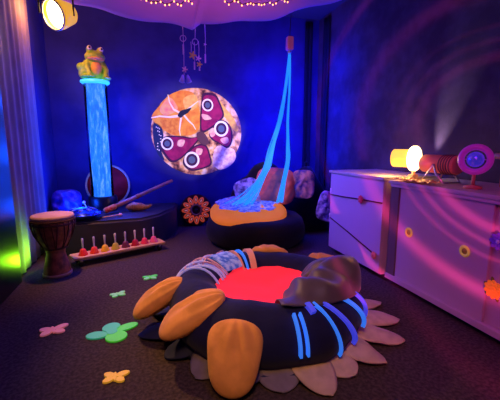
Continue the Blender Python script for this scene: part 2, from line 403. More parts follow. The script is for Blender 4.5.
nt.links.new(tc.outputs['Object'], nz.inputs['Vector']); nt.links.new(nz.outputs['Fac'], rp.inputs[0]); nt.links.new(rp.outputs[0], b.inputs['Base Color'])
bm = B(); prism(bm, [(DA * math.cos(2 * PI * i / 72), DB * math.sin(2 * PI * i / 72)) for i in range(72)], .0, .004, PM)
obj('backdrop', bm, pm, pic, smooth=False)
def flat(name, pts, z, m, par=pic, sm=5, th=.0012):
    bm = B(); prism(bm, smoothpoly([Pz(*p) for p in pts], sm) if sm else [Pz(*p) for p in pts], z, z + th, PM)
    return obj(name, bm, m, par, smooth=False)
def disc(name, cx, cy, r, z, m, par, r2=None):
    return flat(name, [(cx + r * math.cos(2 * PI * i / 14), cy + (r2 or r) * math.sin(2 * PI * i / 14)) for i in range(14)], z, m, par, 3)
m_or = pmat('orange_bloom', (.95, .42, .06), (.85, .22, .04), 10); m_cr = pmat('cream_vein', (1, .85, .62)); m_dk = pmat('dark_blot', (.02, .02, .05))
flat('flower_bloom', [(80, 180), (110, 140), (150, 100), (200, 82), (245, 90), (262, 130), (270, 180), (262, 220), (240, 240), (190, 246), (150, 240), (110, 215)], .0045, m_or)
m_pk = pmat('pink_bloom', (.95, .25, .20), (.95, .5, .2), 12)
flat('flower_petal', [(112, 150), (150, 108), (180, 140), (170, 160), (130, 172)], .0055, m_pk)
flat('flower_petal', [(205, 110), (250, 95), (262, 130), (240, 150), (212, 150)], .0055, pmat('amber_bloom', (1, .62, .15), (.95, .45, .1)))
flat('flower_petal', [(110, 190), (160, 185), (185, 190), (180, 235), (150, 238)], .0055, pmat('rust_bloom', (.9, .35, .06), (.75, .2, .04)))
flat('flower_petal', [(205, 195), (255, 205), (258, 225), (225, 240), (200, 232)], .0055, m_or)
def vein(pts, w):
    P = [Vector((*Pz(*p), 0)) for p in pts]; L = []; Rr = []
    for i, p in enumerate(P):
        tt = (P[min(i + 1, len(P) - 1)] - P[max(i - 1, 0)]).normalized(); nn = Vector((-tt.y, tt.x, 0)) * w * (1.15 - i / len(P))
        L.append(((p + nn).x, (p + nn).y)); Rr.append(((p - nn).x, (p - nn).y))
    bm = B(); prism(bm, L + Rr[::-1], .0068, .0078, PM); obj('flower_vein', bm, m_cr, pic, smooth=False)
flat('dark_leaf', [(85, 205), (112, 212), (122, 245), (112, 300), (122, 335), (100, 318), (84, 270)], .0045, pmat('dark_blue_leaf', (.02, .03, .10)))
for q in range(16): disc('pale_speck', 96 + (q * 37 % 23), 215 + (q * 53 % 92), 2.2, .0058, m_cr, pic)
vein([(195, 165), (165, 150), (150, 125), (145, 98)], .014); vein([(195, 172), (150, 178), (110, 176), (78, 182)], .016)
vein([(195, 170), (190, 195), (185, 225), (188, 245)], .013); vein([(205, 170), (222, 190), (240, 205), (250, 222)], .013); vein([(205, 160), (225, 145), (245, 130), (262, 118)], .012)
flat('flower_heart', [(180, 172), (192, 155), (215, 148), (235, 142), (222, 160), (205, 170), (192, 180)], .0082, m_dk)
m_pu = pmat('maroon_wing', (.40, .02, .11), (.24, .012, .09), 9); m_pd = pmat('dark_wing_edge', (.06, .015, .06)); m_wh = pmat('white_ring', (.95, .88, .8)); m_ey = pmat('blue_grey_eye', (.10, .14, .22)); m_pn = pmat('pink_marking', (.85, .35, .35), (.9, .6, .4), 25)
def wing(pts, eyes, marks):
    w = flat('butterfly_wing', pts, .0085, m_pd)
    cx = sum(p[0] for p in pts) / len(pts); cy = sum(p[1] for p in pts) / len(pts)
    flat('wing_field', [(cx + (p[0] - cx) * .86, cy + (p[1] - cy) * .86) for p in pts], .0100, m_pu, w)
    for q in marks: flat('wing_marking', q, .0115, m_pn, w)
    for ex, ey, er in eyes:
        disc('eye_ring', ex, ey, er, .0130, m_wh, w); disc('eye_dark', ex, ey, er * .74, .0145, m_pd, w)
        disc('eye_centre', ex, ey, er * .45, .0160, m_ey, w)
wing([(272, 235), (268, 190), (275, 120), (285, 88), (330, 88), (352, 120), (368, 165), (350, 190), (310, 220)], [(300, 131, 23)], [[(275, 165), (300, 168), (315, 182), (285, 185)]])
wing([(305, 235), (340, 192), (372, 188), (398, 215), (402, 262), (382, 292), (345, 275), (315, 260)], [(355, 218, 30)], [[(305, 225), (325, 215), (330, 240), (312, 250)], [(350, 258), (380, 250), (385, 268), (365, 275)]])
wing([(275, 245), (235, 252), (180, 246), (125, 250), (108, 285), (120, 315), (150, 345), (190, 330), (235, 290)], [(135, 275, 24)], [[(180, 262), (205, 262), (195, 285), (175, 282)]])
wing([(275, 275), (240, 285), (205, 318), (195, 352), (225, 378), (275, 372), (312, 355), (308, 320), (295, 285)], [(231, 336, 31)], [[(250, 295), (275, 295), (270, 315), (252, 318)]])
flat('butterfly_body', [(255, 235), (275, 230), (292, 245), (302, 268), (292, 280), (270, 275), (256, 258)], .0170, pmat('brown_fur', (.12, .05, .07)))
flat('pale_blossom', [(330, 290), (370, 285), (410, 300), (415, 335), (385, 365), (345, 375), (318, 350)], .0045, pmat('pale_blossom', (.95, .72, .62), (.75, .40, .38), 22))
flat('yellow_plume', [(345, 110), (375, 140), (410, 180), (430, 220), (410, 225), (385, 190), (360, 160)], .0045, pmat('yellow_plume', (.95, .60, .10), (.9, .4, .1), 20))

# ------------------------------------------------------------------ sun wheel
t = thing('flower_ornament', 'round orange petal wheel standing against the back wall beside the beanbag', 'ornament', (.635, YB - .10, 0))
WM = T(0, .0, .245) @ RX(84)
M['wheelback'] = mat('dark_red_disc', (.05, .006, .008), .7)
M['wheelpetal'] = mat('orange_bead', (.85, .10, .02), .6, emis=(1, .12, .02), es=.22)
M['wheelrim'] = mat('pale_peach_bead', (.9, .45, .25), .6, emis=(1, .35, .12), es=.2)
bm = B(); lathe(bm, [(0, -.012), (.22, -.012), (.235, 0), (.22, .012), (0, .012)], 48, WM); obj('disc', bm, 'wheelback', t, smooth='auto')
for k in range(12):
    a = 360 / 12 * k
    mm = WM @ RZ(a) @ T(.152, 0, .014)
    bm = B(); lathe(bm, [(.027 + .009 * math.cos(2 * PI * i / 8), .009 * math.sin(2 * PI * i / 8)) for i in range(8)], 20, mm @ SC(1.75, 1, 1), True); pe = obj('petal_loop', bm, 'wheelpetal', t)
    bm = B(); ell(bm, (0, 0, .004), (.026, .010, .008), mm, 12, 8); obj('bead', bm, 'wheelrim', pe)
bm = B(); torus(bm, .075, .014, WM @ T(0, 0, .014)); obj('hub_ring', bm, mat('brown_bead', (.35, .12, .05), .6), t)
bm = B(); ell(bm, (0, 0, .014), (.022, .022, .014), WM); obj('hub', bm, 'black', t)

# ------------------------------------------------------------------ beanbag chair
BX, BY = 1.25, 4.0
t = thing('beanbag_chair', 'big black beanbag chair with an orange seat under the glowing fibres', 'beanbag', (BX, BY, 0), -16.4)
M['beanblack'] = mat('black_beanbag_cloth', (.012, .009, .018), .7, sheen=.06, var=.3, vs=5, bump=.3, bs=14)
bm = B(); lathe(bm, [(0, .0), (.48, .0), (.56, .03), (.605, .08), (.62, .15), (.615, .23), (.59, .30), (.53, .345), (.40, .35), (0, .34)], 60); lump(bm, .015, 3, 1)
for v in bm.verts: v.co.z = max(0, v.co.z)
obj('base', bm, 'beanblack', t)
SM = T(-.09, -.09, .425) @ RX(13)
bm = B(); lathe(bm, [(0, .03), (.2, .035), (.36, .03), (.43, .01), (.472, -.02), (.47, -.05), (.43, -.08), (0, -.08)], 56, SM); lump(bm, .012, 6, 3); obj('seat_pad', bm, 'uvorange', t)
bm = B()
def f(u, v):
    y = .46 + .36 * v - .05 * math.sin(PI * v); 
    return None
# backrest : a leaning lump
for (c, s) in (((.04, .44, .42), (.39, .24, .40)), ((.14, .46, .70), (.26, .17, .28))):
    ell(bm, c, s, None, 32, 20)
o = obj('backrest', bm, 'beanblack', t)
q = o.modifiers.new('remesh', 'REMESH'); q.mode = 'VOXEL'; q.voxel_size = .025; q.use_smooth_shade = True
q = o.modifiers.new('sm', 'SMOOTH'); q.iterations = 10; q.factor = .5
# pale glowing sheet on the seat
M['sheet'] = mat('pale_blue_sheet', (.75, .9, 1), .7, col2=(.15, .3, .8), vs=24, bump=.5, bs=25)
bm = B()
def f(u, v):
    a = 2 * PI * u; w = 1 + .18 * noise.noise(Vector((math.cos(a) * 2, math.sin(a) * 2, 1.3)))
    x, y = .40 * w * v * math.cos(a), .09 + .27 * w * v * math.sin(a)
    z = .045 + .02 * noise.noise(Vector((x * 9, y * 9, 0))) + .012 * noise.noise(Vector((x * 22, y * 22, 4)))
    return SM @ Vector((x, y, z - .02 * v ** 4))
grid(bm, 64, 14, f, True)
tag(obj('sheet', bm, 'sheet', solid=.006), 'pale blue crumpled sheet spread on the orange seat of the beanbag', 'sheet')
bpy.context.view_layer.update()
bpy.data.objects['sheet'].matrix_world = t.matrix_world
# patterned cushions
def cushion(label, px, rot, L, W, Tk, m, seed, cat='cushion'):
    bm = B(); pillow(bm, L, W, Tk, None, .5, 32, 18, .22, seed)
    o = obj('cushion', bm, m, sub=1); o.location = px; o.rotation_euler = Euler([R(a) for a in rot]); return tag(o, label, cat)
M['redcush'] = mat('red_printed_cloth', (.80, .20, .16), .75, col2=(.50, .12, .14), vs=9, bump=.4, bs=20)
M['floral'] = mat('floral_cloth', (.80, .42, .42), .75, col2=(.12, .08, .30), vs=13, bump=.4, bs=20)
M['floral2'] = mat('mauve_floral_cloth', (.55, .50, .85), .75, col2=(.06, .05, .20), vs=14, bump=.4, bs=20)
cushion('dull red cushion leaning on the beanbag back behind the fibres', (1.55, 4.10, .68), (64, 5, -20), .26, .25, .06, 'redcush', 1)
cushion('small floral cushion leaning at the left of the dull red cushion', (1.20, 4.16, .60), (60, -18, -5), .17, .19, .055, 'floral2', 4)

t = thing('beanbag', 'tall dark beanbag slumped behind the left end of the cabinet', 'beanbag', (2.15, 4.46, 0)); t.scale = (.92, .92, 1)
bm = B(); lathe(bm, [(0, 0), (.27, 0), (.34, .05), (.36, .18), (.33, .34), (.26, .55), (.17, .74), (.07, .86), (0, .88)], 44); lump(bm, .05, 4, 6)
for v in bm.verts: v.co.z = max(0, v.co.z)
obj('body', bm, 'beanblack', t)
bm = B(); lathe(bm, [(0, .86), (.03, .86), (.022, .92), (.03, .96), (0, .97)], 16); obj('tie_top', bm, 'beanblack', t)
cushion('pink floral cushion propped on the tall dark beanbag', (1.89, 4.00, .70), (70, 0, -25), .15, .19, .05, 'floral', 7)
cushion('mauve patterned cushion low on the right of the tall dark beanbag', (2.17, 3.86, .42), (72, 20, -10), .13, .20, .06, 'floral2', 9)

# ------------------------------------------------------------------ fibre optic lamp
FX, FY = 1.86, 4.45
t = thing('fibre_optic_lamp', 'glowing blue fibre optic strands falling from a small pink box onto the beanbag', 'lamp', (FX, FY, 2.43))
M['pinkbox'] = mat('pink_box', (.65, .25, .40), .5)
bm = B(); box(bm, (0, 0, .10), (.085, .085, .17), bev=.008); obj('housing', bm, 'pinkbox', t, smooth='auto')
bm = B(); lathe(bm, [(0, -.03), (.02, -.03), (.028, .016), (0, .016)], 20); obj('ferrule', bm, 'steel', t)
bm = B(); tube(bm, [(0, 0, .185), (.004, 0, .3), (.012, 0, .45), (.005, 0, .665)], .006, 8); obj('hanging_cable', bm, 'black', t)
M['fibre'] = mat('blue_fibre', (.01, .06, .4), .3, emis=(.012, .24, 1), es=1.05)
rnd = random.Random(3)
for k in range(34):
    left = k < 20
    if left:
        knee = Vector((1.43 - .018 * (k % 5), 4.01 + .012 * (k % 4), .90)); end = Vector((.98 + rnd.uniform(-.14, .2), 3.88 + rnd.uniform(-.1, .1), .50))
        mid = Vector((1.66 + rnd.uniform(-.03, .02), 4.26, 1.50))
    else:
        knee = Vector((1.66 + .015 * (k % 4), 4.02, 1.0)); end = Vector((1.52 + rnd.uniform(-.05, .05), 3.88 + rnd.uniform(-.03, .03), .50))
        mid = Vector((1.775 + rnd.uniform(-.02, .02), 4.28, 1.52))
    st = Vector((FX + rnd.uniform(-.012, .012), FY + rnd.uniform(-.012, .012), 2.40))
    cps = [st, st.lerp(mid, .5) + Vector((.015, 0, 0)), mid, mid.lerp(knee, .6) + Vector((rnd.uniform(-.01, .01), 0, 0)), knee, knee.lerp(end, .55) + Vector((0, 0, -.05 if left else 0)), end]
    pts = []
    for i in range(len(cps) - 1):
        a, b, c, d = cps[max(i - 1, 0)], cps[i], cps[i + 1], cps[min(i + 2, len(cps) - 1)]
        for q in range(5):
            s = q / 5
            pts.append(.5 * (2 * b + (c - a) * s + (2 * a - 5 * b + 4 * c - d) * s * s + (3 * b - a - 3 * c + d) * s ** 3) - Vector((FX, FY, 2.43)))
    pts.append(cps[-1] - Vector((FX, FY, 2.43)))
    bm = B(); tube(bm, pts, .0065, 6); obj('strand', bm, 'fibre', t)

# ------------------------------------------------------------------ hanging mobiles
M['thread'] = mat('pale_thread', (.6, .4, .55), .7); M['star'] = mat('yellow_foam', (.9, .62, .08), .6); M['lilac'] = mat('lilac_foam', (.45, .42, .95), .6); M['blush'] = mat('pink_foam', (.9, .5, .6), .6)
def flowershape(r, n=5, k=.35, N=40): return [((r * (1 - k + k * math.cos(n * 2 * PI * i / N))) * math.cos(2 * PI * i / N), (r * (1 - k + k * math.cos(n * 2 * PI * i / N))) * math.sin(2 * PI * i / N)) for i in range(N)]
def mobile(label, x, y, items, zt):
    t = thing('hanging_mobile', label, 'mobile', (x, y, zt), -10, 'mobiles hanging below the canopy')
    for kind, dx, z0, z1, mm in items:
        bm = B()
        if kind == 'thread': tube(bm, [(dx, 0, z0), (dx + .004, 0, (z0 + z1) / 2), (dx, 0, z1)], .0035, 6)
        elif kind == 'chime': tube(bm, [(dx, 0, z0), (dx, 0, z1)], .008, 10)
        elif kind == 'hoop': torus(bm, (z0 - z1) / 2, .004, T(dx, 0, (z0 + z1) / 2) @ RX(90), 24, 6)
        elif kind == 'flower': prism(bm, flowershape((z0 - z1) / 2), -.008, .008, T(dx, -.012, (z0 + z1) / 2) @ RX(90))
        elif kind == 'tassel':
            for s in (-1, 1): lathe(bm, [(0, 0), (.012, -.01), (.03, -(z0 - z1)), (.02, -(z0 - z1) - .006), (0, -(z0 - z1))], 14, T(dx + s * .022, 0, z0) @ RY(-s * 12))
        obj({'thread': 'thread', 'chime': 'chime_tube', 'hoop': 'hoop', 'flower': 'flower', 'tassel': 'tassel'}[kind], bm, mm, t)
mobile('leftmost hanging thread with a pink flower and a lilac tassel', .395, 3.82, [('thread', 0, .14, -.37, 'thread'), ('hoop', 0, .03, -.03, 'thread'), ('chime', 0, -.06, -.16, 'thread'), ('flower', .01, -.28, -.345, 'blush'), ('tassel', .012, -.36, -.44, 'lilac')], 2.30)
mobile('hanging cluster of chimes with a yellow flower', .52, 3.82, [('hoop', 0, .02, -.04, 'thread'), ('thread', 0, .18, .02, 'thread'), ('thread', -.045, -.01, -.12, 'thread'), ('thread', .035, 0, -.16, 'thread'), ('thread', -.01, -.01, -.22, 'thread'), ('flower', -.03, -.105, -.19, 'star'), ('flower', .03, -.145, -.21, 'blush'), ('flower', .04, -.205, -.27, 'star'), ('chime', -.012, -.21, -.29, 'thread'), ('chime', .04, -.26, -.30, 'thread')], 2.285)
mobile('short single hanging thread, rightmost of the three mobiles', .625, 3.82, [('thread', 0, .30, -.13, 'thread'), ('flower', 0, .03, .0, 'blush'), ('chime', 0, -.08, -.17, 'blush')], 2.24)

# ------------------------------------------------------------------ spotlight top left
t = thing('spotlight', 'glowing yellow spotlight hanging near the left curtain', 'spotlight', (-.72, 3.55, 2.33))
aim = Vector((-.62, -.72, -.36)).normalized()
qm = aim.to_track_quat('Z', 'Y').to_matrix().to_4x4()
M['lampyellow'] = mat('housing_painted_glow', (.80, .52, .05), .35, coat=.3, emis=(1, .5, .03), es=.7)  # yellow light on the housing is put into its material as emission
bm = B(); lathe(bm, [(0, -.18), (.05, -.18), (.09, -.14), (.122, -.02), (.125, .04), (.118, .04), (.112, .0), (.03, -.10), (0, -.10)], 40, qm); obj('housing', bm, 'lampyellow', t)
bm = B(); torus(bm, .121, .008, qm @ T(0, 0, .04)); obj('rim', bm, 'steel', t)
M['lampglow'] = glow('warm_lens', (1, .70, .28), 14)
bm = B(); lathe(bm, [(0, .03), (.07, .024), (.112, .0), (.10, -.01), (0, -.01)], 36, qm); obj('lens', bm, 'lampglow', t)
bm = B(); tube(bm, [(.135, 0, 0), (.135, 0, .14), (.08, 0, .17), (0, 0, .175), (-.08, 0, .17), (-.135, 0, .14), (-.135, 0, 0)], .008, 8); tube(bm, [(0, 0, .17), (0, 0, .765)], .010, 10); obj('bracket', bm, 'black', t)

# ------------------------------------------------------------------ nest
NC = Vector((.70, 2.03, 0)); TR, Tr, TZ = .46, .17, .19
nest = thing('cushion_nest', 'big round navy cushion nest with a glowing pink middle and orange petal pads', 'beanbag', NC, -16.4)
def tp(phi, th, e=0):
    p, q = R(phi), R(th)
    n = (TR + (Tr + e) * math.cos(q))
    return Vector((n * math.cos(p), n * math.sin(p), max(.004, TZ + (Tr + e) * math.sin(q))))
bm = B()
def ringf(u, v):
    p, q = 360 * u, 360 * v
    a = Vector((math.cos(R(p)) * 2.2, math.sin(R(p)) * 2.2, math.cos(R(q)) * .6))
    return tp(p, q, .016 * noise.noise(a) + .006 * noise.noise(a * 4))
vs = grid(bm, 96, 33, ringf, True); bmesh.ops.remove_doubles(bm, verts=bm.verts, dist=1e-5)
obj('ring_cushion', bm, 'navy', nest)
bm = B(); lathe(bm, [(0, .004), (.56, .004), (.60, .02), (.60, .05), (.52, .07), (0, .07)], 60); obj('base_pad', bm, 'navy2', nest)
bm = B()
def bowlf(u, v):
    a = 2 * PI * u; r = .345 * v
    z = .245 + .055 * v * v + .012 * noise.noise(Vector((r * math.cos(a) * 7, r * math.sin(a) * 7, 2)))
    return Vector((r * math.cos(a), r * math.sin(a), z))
grid(bm, 56, 14, bowlf, True); obj('seat_cushion', bm, 'pink', nest)['label'] = 'glowing fluorescent pink round middle'
# orange pads
def pad(p_in, p_out, W, Tk, seed, egg=.16, up=Vector((0, 0, 1))):
    a, b = Vector(p_in), Vector(p_out); ax = (b - a); L = ax.length / 2; ax.normalize()
    side = up.cross(ax).normalized(); nn = ax.cross(side)
    mm = Matrix((ax, side, nn)).transposed().to_4x4(); mm.translation = (a + b) / 2
    bm = B(); vs = ell(bm, (0, 0, 0), (1, 1, 1), RY(90), 56, 30)
    for v in vs:
        x, y, z = v.co; rr = math.hypot(y, z)
        w = W * (1 + egg * x) * math.sqrt(1 + x * x * .9)
        ang = math.atan2(y, z)
        fold = .13 * max(0, -x + .5) * math.cos(9 * ang + seed) * abs(math.sin(ang)) + .16 * noise.noise(Vector((x * 2, y * 2.4, seed * 5)))
        v.co = mm @ Vector((x * L, y * w, (z * (1 + fold) + .10 * max(0, z) * max(0, .7 - x) * math.sin(11 * math.atan2(y, x + 1.25) + seed)) * Tk))
        v.co.z = max(.006, v.co.z)
    o = obj('petal_pad', bm, 'orange', nest, sub=1); o['label'] = 'orange cotton pad'
pad((-.53, -.05, .33), (-.85, -.05, .11), .14, .075, 1)
pad((-.24, -.36, .375), (-.60, -.37, .17), .15, .08, 2)
pad((-.165, -.55, .335), (-.19, -.715, .02), .132, .075, 3, -.2)
pad((.04, .47, .37), (.08, .68, .28), .15, .055, 4)
pad((.42, .32, .35), (.56, .47, .27), .14, .055, 5)
# ribbons and cords
def ribbon(name, path, w, m, e=.004, th=.004):
    bm = B(); L = []
    n = len(path)
    P = [tp(*path[i], e) for i in range(n)]
    for i in range(n):
        tt = (P[min(i + 1, n - 1)] - P[max(i - 1, 0)]).normalized()
        ph, q = path[i]; nn = (tp(ph, q, .1) - tp(ph, q, 0)).normalized()
        s = tt.cross(nn).normalized() * w / 2
        L.append([bm.verts.new(x) for x in (P[i] - s - nn * e, P[i] - s + nn * th, P[i] + s + nn * th, P[i] + s - nn * e)])
    for a, b in zip(L, L[1:]):
        for k in range(4):
            j = (k + 1) % 4; bm.faces.new((a[k], a[j], b[j], b[k]))
    bm.faces.new(L[0]); bm.faces.new(L[-1][::-1])
    return obj(name, bm, m, nest, smooth='auto')
def arc(p0, t0, p1, t1, n=14): return [(p0 + (p1 - p0) * i / (n - 1), t0 + (t1 - t0) * i / (n - 1)) for i in range(n)]
ribbon('blue_ribbon', arc(283, 62, 283.5, -5), .014, 'uvblue', .02)
ribbon('blue_ribbon', arc(286.5, 62, 287, -5), .011, 'uvblue', .02)
ribbon('blue_ribbon', arc(294, 78, 294.5, 58, 6), .03, 'uvviolet', .02)
ribbon('blue_ribbon', arc(298, 76, 308, -32), .012, 'uvblue', .02)
ribbon('blue_ribbon', arc(304, 70, 322, -30), .019, 'uvviolet', .02)
ribbon('blue_ribbon', arc(321, 60, 336, -20), .010, 'uvblue', .02)
ribbon('blue_ribbon', arc(335, 55, 347, -30), .011, 'uvviolet', .02)
ribbon('peach_ribbon', arc(104, 10, 103, 150), .045, 'peach', .02)
ribbon('blue_ribbon', arc(113, 10, 112, 150), .012, 'uvblue', .02)
ribbon('peach_ribbon', arc(119, 10, 118, 150), .010, 'peach', .02)
ribbon('printed_patch', arc(134, 48, 133, 142), .17, 'patch', .018)
for i, (a, b) in enumerate([(150, 172), (155, 180), (160, 168), (165, 192), (172, 160), (146, 160)]):
    bm = B(); tube(bm, [tp(p, q, .020 + .012 * math.sin(k * .5 + i)) for k, (p, q) in enumerate(arc(a + 8, -5, b - 12, 150, 16))], .008, 8); obj('cord', bm, ['cordwhite', 'cordpink'][i in (2, 5)], nest)
for i in range(5):
    bm = B(); tube(bm, [tp(p, q, .02 + .01 * math.sin(k * .7 + i)) for k, (p, q) in enumerate(arc(172 - i * 2, 62 + 8 * i, 118 + 2 * i, 40 + 7 * i, 16))], .006, 8); obj('cord', bm, ['cordpink', 'cordwhite'][i % 2], nest)
# satin drape over the ring's right side
bm = B()
def satin(u, v):
    ph = -82 + 112 * u
    t0 = 82 + (38 - 82) * min(1, u * 1.55)
    th = t0 + (212 - t0) * v
    hump = math.exp(-((ph + 2) / 26) ** 2) * math.exp(-((th - 78) / 48) ** 2) * .095
    hump += .05 * math.exp(-((ph + 45) / 22) ** 2) * math.exp(-((th - 120) / 45) ** 2)
    fo = .03 * noise.noise(Vector((ph * .09 - th * .02, th * .03, 5))) + .022 * noise.noise(Vector((ph * .055 + th * .012, th * .02, 1))) + .016 * math.sin(ph * .16 + th * .035)
    edge = min(1, 6 * min(u, 1 - u, v + .02, 1 - v + .02))
    return tp(ph, th, .014 + (hump + fo + .014) * edge)
grid(bm, 60, 44, satin); obj('satin_cover', bm, 'satin', nest, solid=.008)['label'] = 'crumpled charcoal satin cover'
# felt petals on the floor; lit and shaded sides put into the felt colours
spec = [(192, .82, 'navy2'), (214, .70, 'navy2'), (236, .68, 'petal_shaded'), (256, .67, 'petal_shaded'), (275, .67, 'petal_shaded'), (293, .75, 'petal'), (310, .71, 'petal'), (326, .79, 'petal'), (345, .88, 'petal'), (2, .93, 'petal'), (18, .95, 'petal'), (36, .86, 'petal'), (57, .80, 'petal'), (79, .78, 'petal'), (101, .78, 'petal_shaded'), (124, .78, 'petal_shaded'), (147, .78, 'navy2'), (170, .82, 'navy2')]
for i, (ph, tip, mm) in enumerate(spec):
    bm = B(); Ln = tip - .50; wmax = .115 + .02 * noise.noise(Vector((i * 1.3, 0, 0)))
    def f(u, v):
        x = .50 + Ln * u
        w = wmax * (math.sin(PI * (.30 + .70 * u)) ** .62 if u < .999 else 0.02)
        y = (v * 2 - 1) * w
        z = .075 * (1 - u) ** 1.6 + .014 + .022 * (1 - (2 * v - 1) ** 2) * math.sin(PI * min(1, u * 1.02)) + .012 * noise.noise(Vector((x * 9, y * 9, i))) + .012 * math.sin(i * 2.4) * (v - .5)
        p = Matrix.Rotation(R(ph), 4, 'Z') @ Vector((x, y, max(.012, z)))
        return p
    grid(bm, 16, 11, f); obj('floor_petal', bm, mm, nest, solid=.012)

# ------------------------------------------------------------------ floor cut-outs
def sticker(name, label, cat, loc, rz, parts):
    t = thing(name, label, cat, (loc[0], loc[1], .0), rz, 'foam cut-outs on the carpet')
    for nm, poly, z, mm in parts:
        bm = B(); prism(bm, poly, z, z + .010, None); bmesh.ops.bevel(bm, geom=[e for e in bm.edges if all(v.co.z > z + .009 for v in e.verts)], offset=.002, segments=1, affect='EDGES')
        obj(nm, bm, mm, t, smooth=False)
def oval(cx, cy, a, b, rot, N=28): return [(cx + a * math.cos(2 * PI * i / N) * math.cos(R(rot)) - b * math.sin(2 * PI * i / N) * math.sin(R(rot)), cy + a * math.cos(2 * PI * i / N) * math.sin(R(rot)) + b * math.sin(2 * PI * i / N) * math.cos(R(rot))) for i in range(N)]
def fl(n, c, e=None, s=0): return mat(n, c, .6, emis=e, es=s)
M['limeA'] = fl('lime_foam', (.12, .85, .10), (.06, 1, .03), .18); M['limeB'] = fl('mint_foam', (.10, .65, .38), (.03, .7, .3), .18)  # slight emission put into the foam to brighten the cut-outs
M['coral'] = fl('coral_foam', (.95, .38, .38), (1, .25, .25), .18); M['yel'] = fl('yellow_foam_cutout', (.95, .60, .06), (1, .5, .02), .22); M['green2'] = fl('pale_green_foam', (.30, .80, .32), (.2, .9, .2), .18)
def bfly(s, m1, m2):
    return [('wing', oval(-.55 * s, .32 * s, .55 * s, .33 * s, 150), .001, m1), ('wing', oval(.6 * s, .35 * s, .62 * s, .33 * s, 25), .001, m1), ('wing', oval(-.5 * s, -.35 * s, .48 * s, .33 * s, 30), .001, m2), ('wing', oval(.5 * s, -.4 * s, .46 * s, .32 * s, -25), .001, m2), ('body', oval(0, 0, .14 * s, .6 * s, 8), .004, m1)]
sticker('butterfly_cutout', 'coral pink butterfly cut-out on the carpet at left', 'butterfly', (-.654, 2.337), 10, bfly(.075, 'coral', 'coral'))
sticker('flower_cutout', 'large bright green flower cut-out on the carpet beside the nest', 'flower', (-.282, 2.202), -10, [
    ('petal', oval(-.085, -.03, .065, .042, 0), .001, 'limeB'), ('petal', oval(-.02, .06, .058, .055, 60), .001, 'limeB'), ('petal', oval(.042, -.055, .066, .064, 0), .001, 'limeA'), ('petal', oval(.08, .055, .075, .038, 35), .001, 'limeA'), ('centre', oval(0, 0, .034, .034, 0), .004, 'limeB')])
sticker('butterfly_cutout', 'yellow butterfly cut-out on the carpet at the front', 'butterfly', (-.223, 1.736), -8, bfly(.058, 'yel', 'yel'))
sticker('butterfly_cutout', 'small pale green butterfly cut-out on the carpet, the nearer of two', 'butterfly', (-.293, 2.793), 20, bfly(.055, 'green2', 'green2'))
sticker('butterfly_cutout', 'small pale green butterfly cut-out on the carpet nearest the handbells', 'butterfly', (-.043, 3.092), 5, bfly(.06, 'limeA', 'green2'))

# ------------------------------------------------------------------ cabinets
# left unit : front x=1.93
t = thing('storage_cabinet', 'pale storage cabinet at the back end of the row with flower cords', 'cabinet', (1.93, 2.46, 0))
W1 = .91
bm = B(); box(bm, (.30, W1 / 2, .475), (.57, W1, .85), bev=.003); obj('body', bm, 'cab', t, smooth=False)
bm = B(); box(bm, (.33, W1 / 2, .025), (.50, W1 - .02, .05)); obj('plinth', bm, 'cabdark', t, smooth=False)
bm = B(); box(bm, (.008, W1 / 2, .475), (.018, W1 - .012, .835), bev=.003); obj('front_panel', bm, 'cab', t, smooth=False)
bm = B(); box(bm, (.29, W1 / 2, .912), (.62, W1 + .02, .026), bev=.004); obj('top', bm, 'cabtop', t, smooth=False)
for zz in (.42, .70):
    bm = B(); box(bm, (.0, W1 - .012, zz), (.012, .018, .05), bev=.002); obj('hinge', bm, 'white', t, smooth=False)
# right unit with sliding doors, front x = 1.97
t = thing('sideboard', 'long pale sideboard with sliding doors and yellow finger pulls', 'sideboard', (1.97, .40, 0))
W2 = 2.0
bm = B(); box(bm, (.31, W2 / 2, .47), (.55, W2, .83)); obj('body', bm, 'cabdark', t, smooth=False)
bm = B(); box(bm, (.33, W2 / 2, .027), (.52, W2 - .02, .054)); obj('plinth', bm, 'cabdark', t, smooth=False)
bm = B(); box(bm, (.28, W2 / 2, .895), (.64, W2 + .03, .026), bev=.004); obj('worktop', bm, 'cabtop', t, smooth=False)
bm = B(); box(bm, (.0, W2 / 2, .075), (.06, W2, .045), bev=.004); box(bm, (-.005, W2 / 2, .868), (.05, W2, .025), bev=.003); obj('door_track', bm, 'cab', t, smooth=False)
bm = B(); box(bm, (.006, W2 - .05, .475), (.05, .10, .79), bev=.003); obj('end_post', bm, 'cabpost', t, smooth=False)
pr = None
for i, (ya, yb, xo) in enumerate([(1.10, 1.91, .0), (.28, 1.14, .018), (.005, .3, .0)]):
    bm = B(); box(bm, (xo, (ya + yb) / 2, .475), (.016, yb - ya, .755), bev=.003); d = obj('sliding_door', bm, 'cab', t, smooth=False)
    for yy in ([1.77, 1.265] if i == 0 else []):
        mm = T(xo - .008, yy, .512) @ RY(-90)
        bm = B(); lathe(bm, [(.022, 0), (.036, 0), (.040, .004), (.036, .010), (.024, .010), (.020, .004)], 32, mm, True); h = obj('finger_pull', bm, 'yellow', d)
        bm = B(); lathe(bm, [(0, .002), (.022, .002), (.020, .006), (0, .004)], 24, mm); obj('pull_cup', bm, 'yellow2', h)
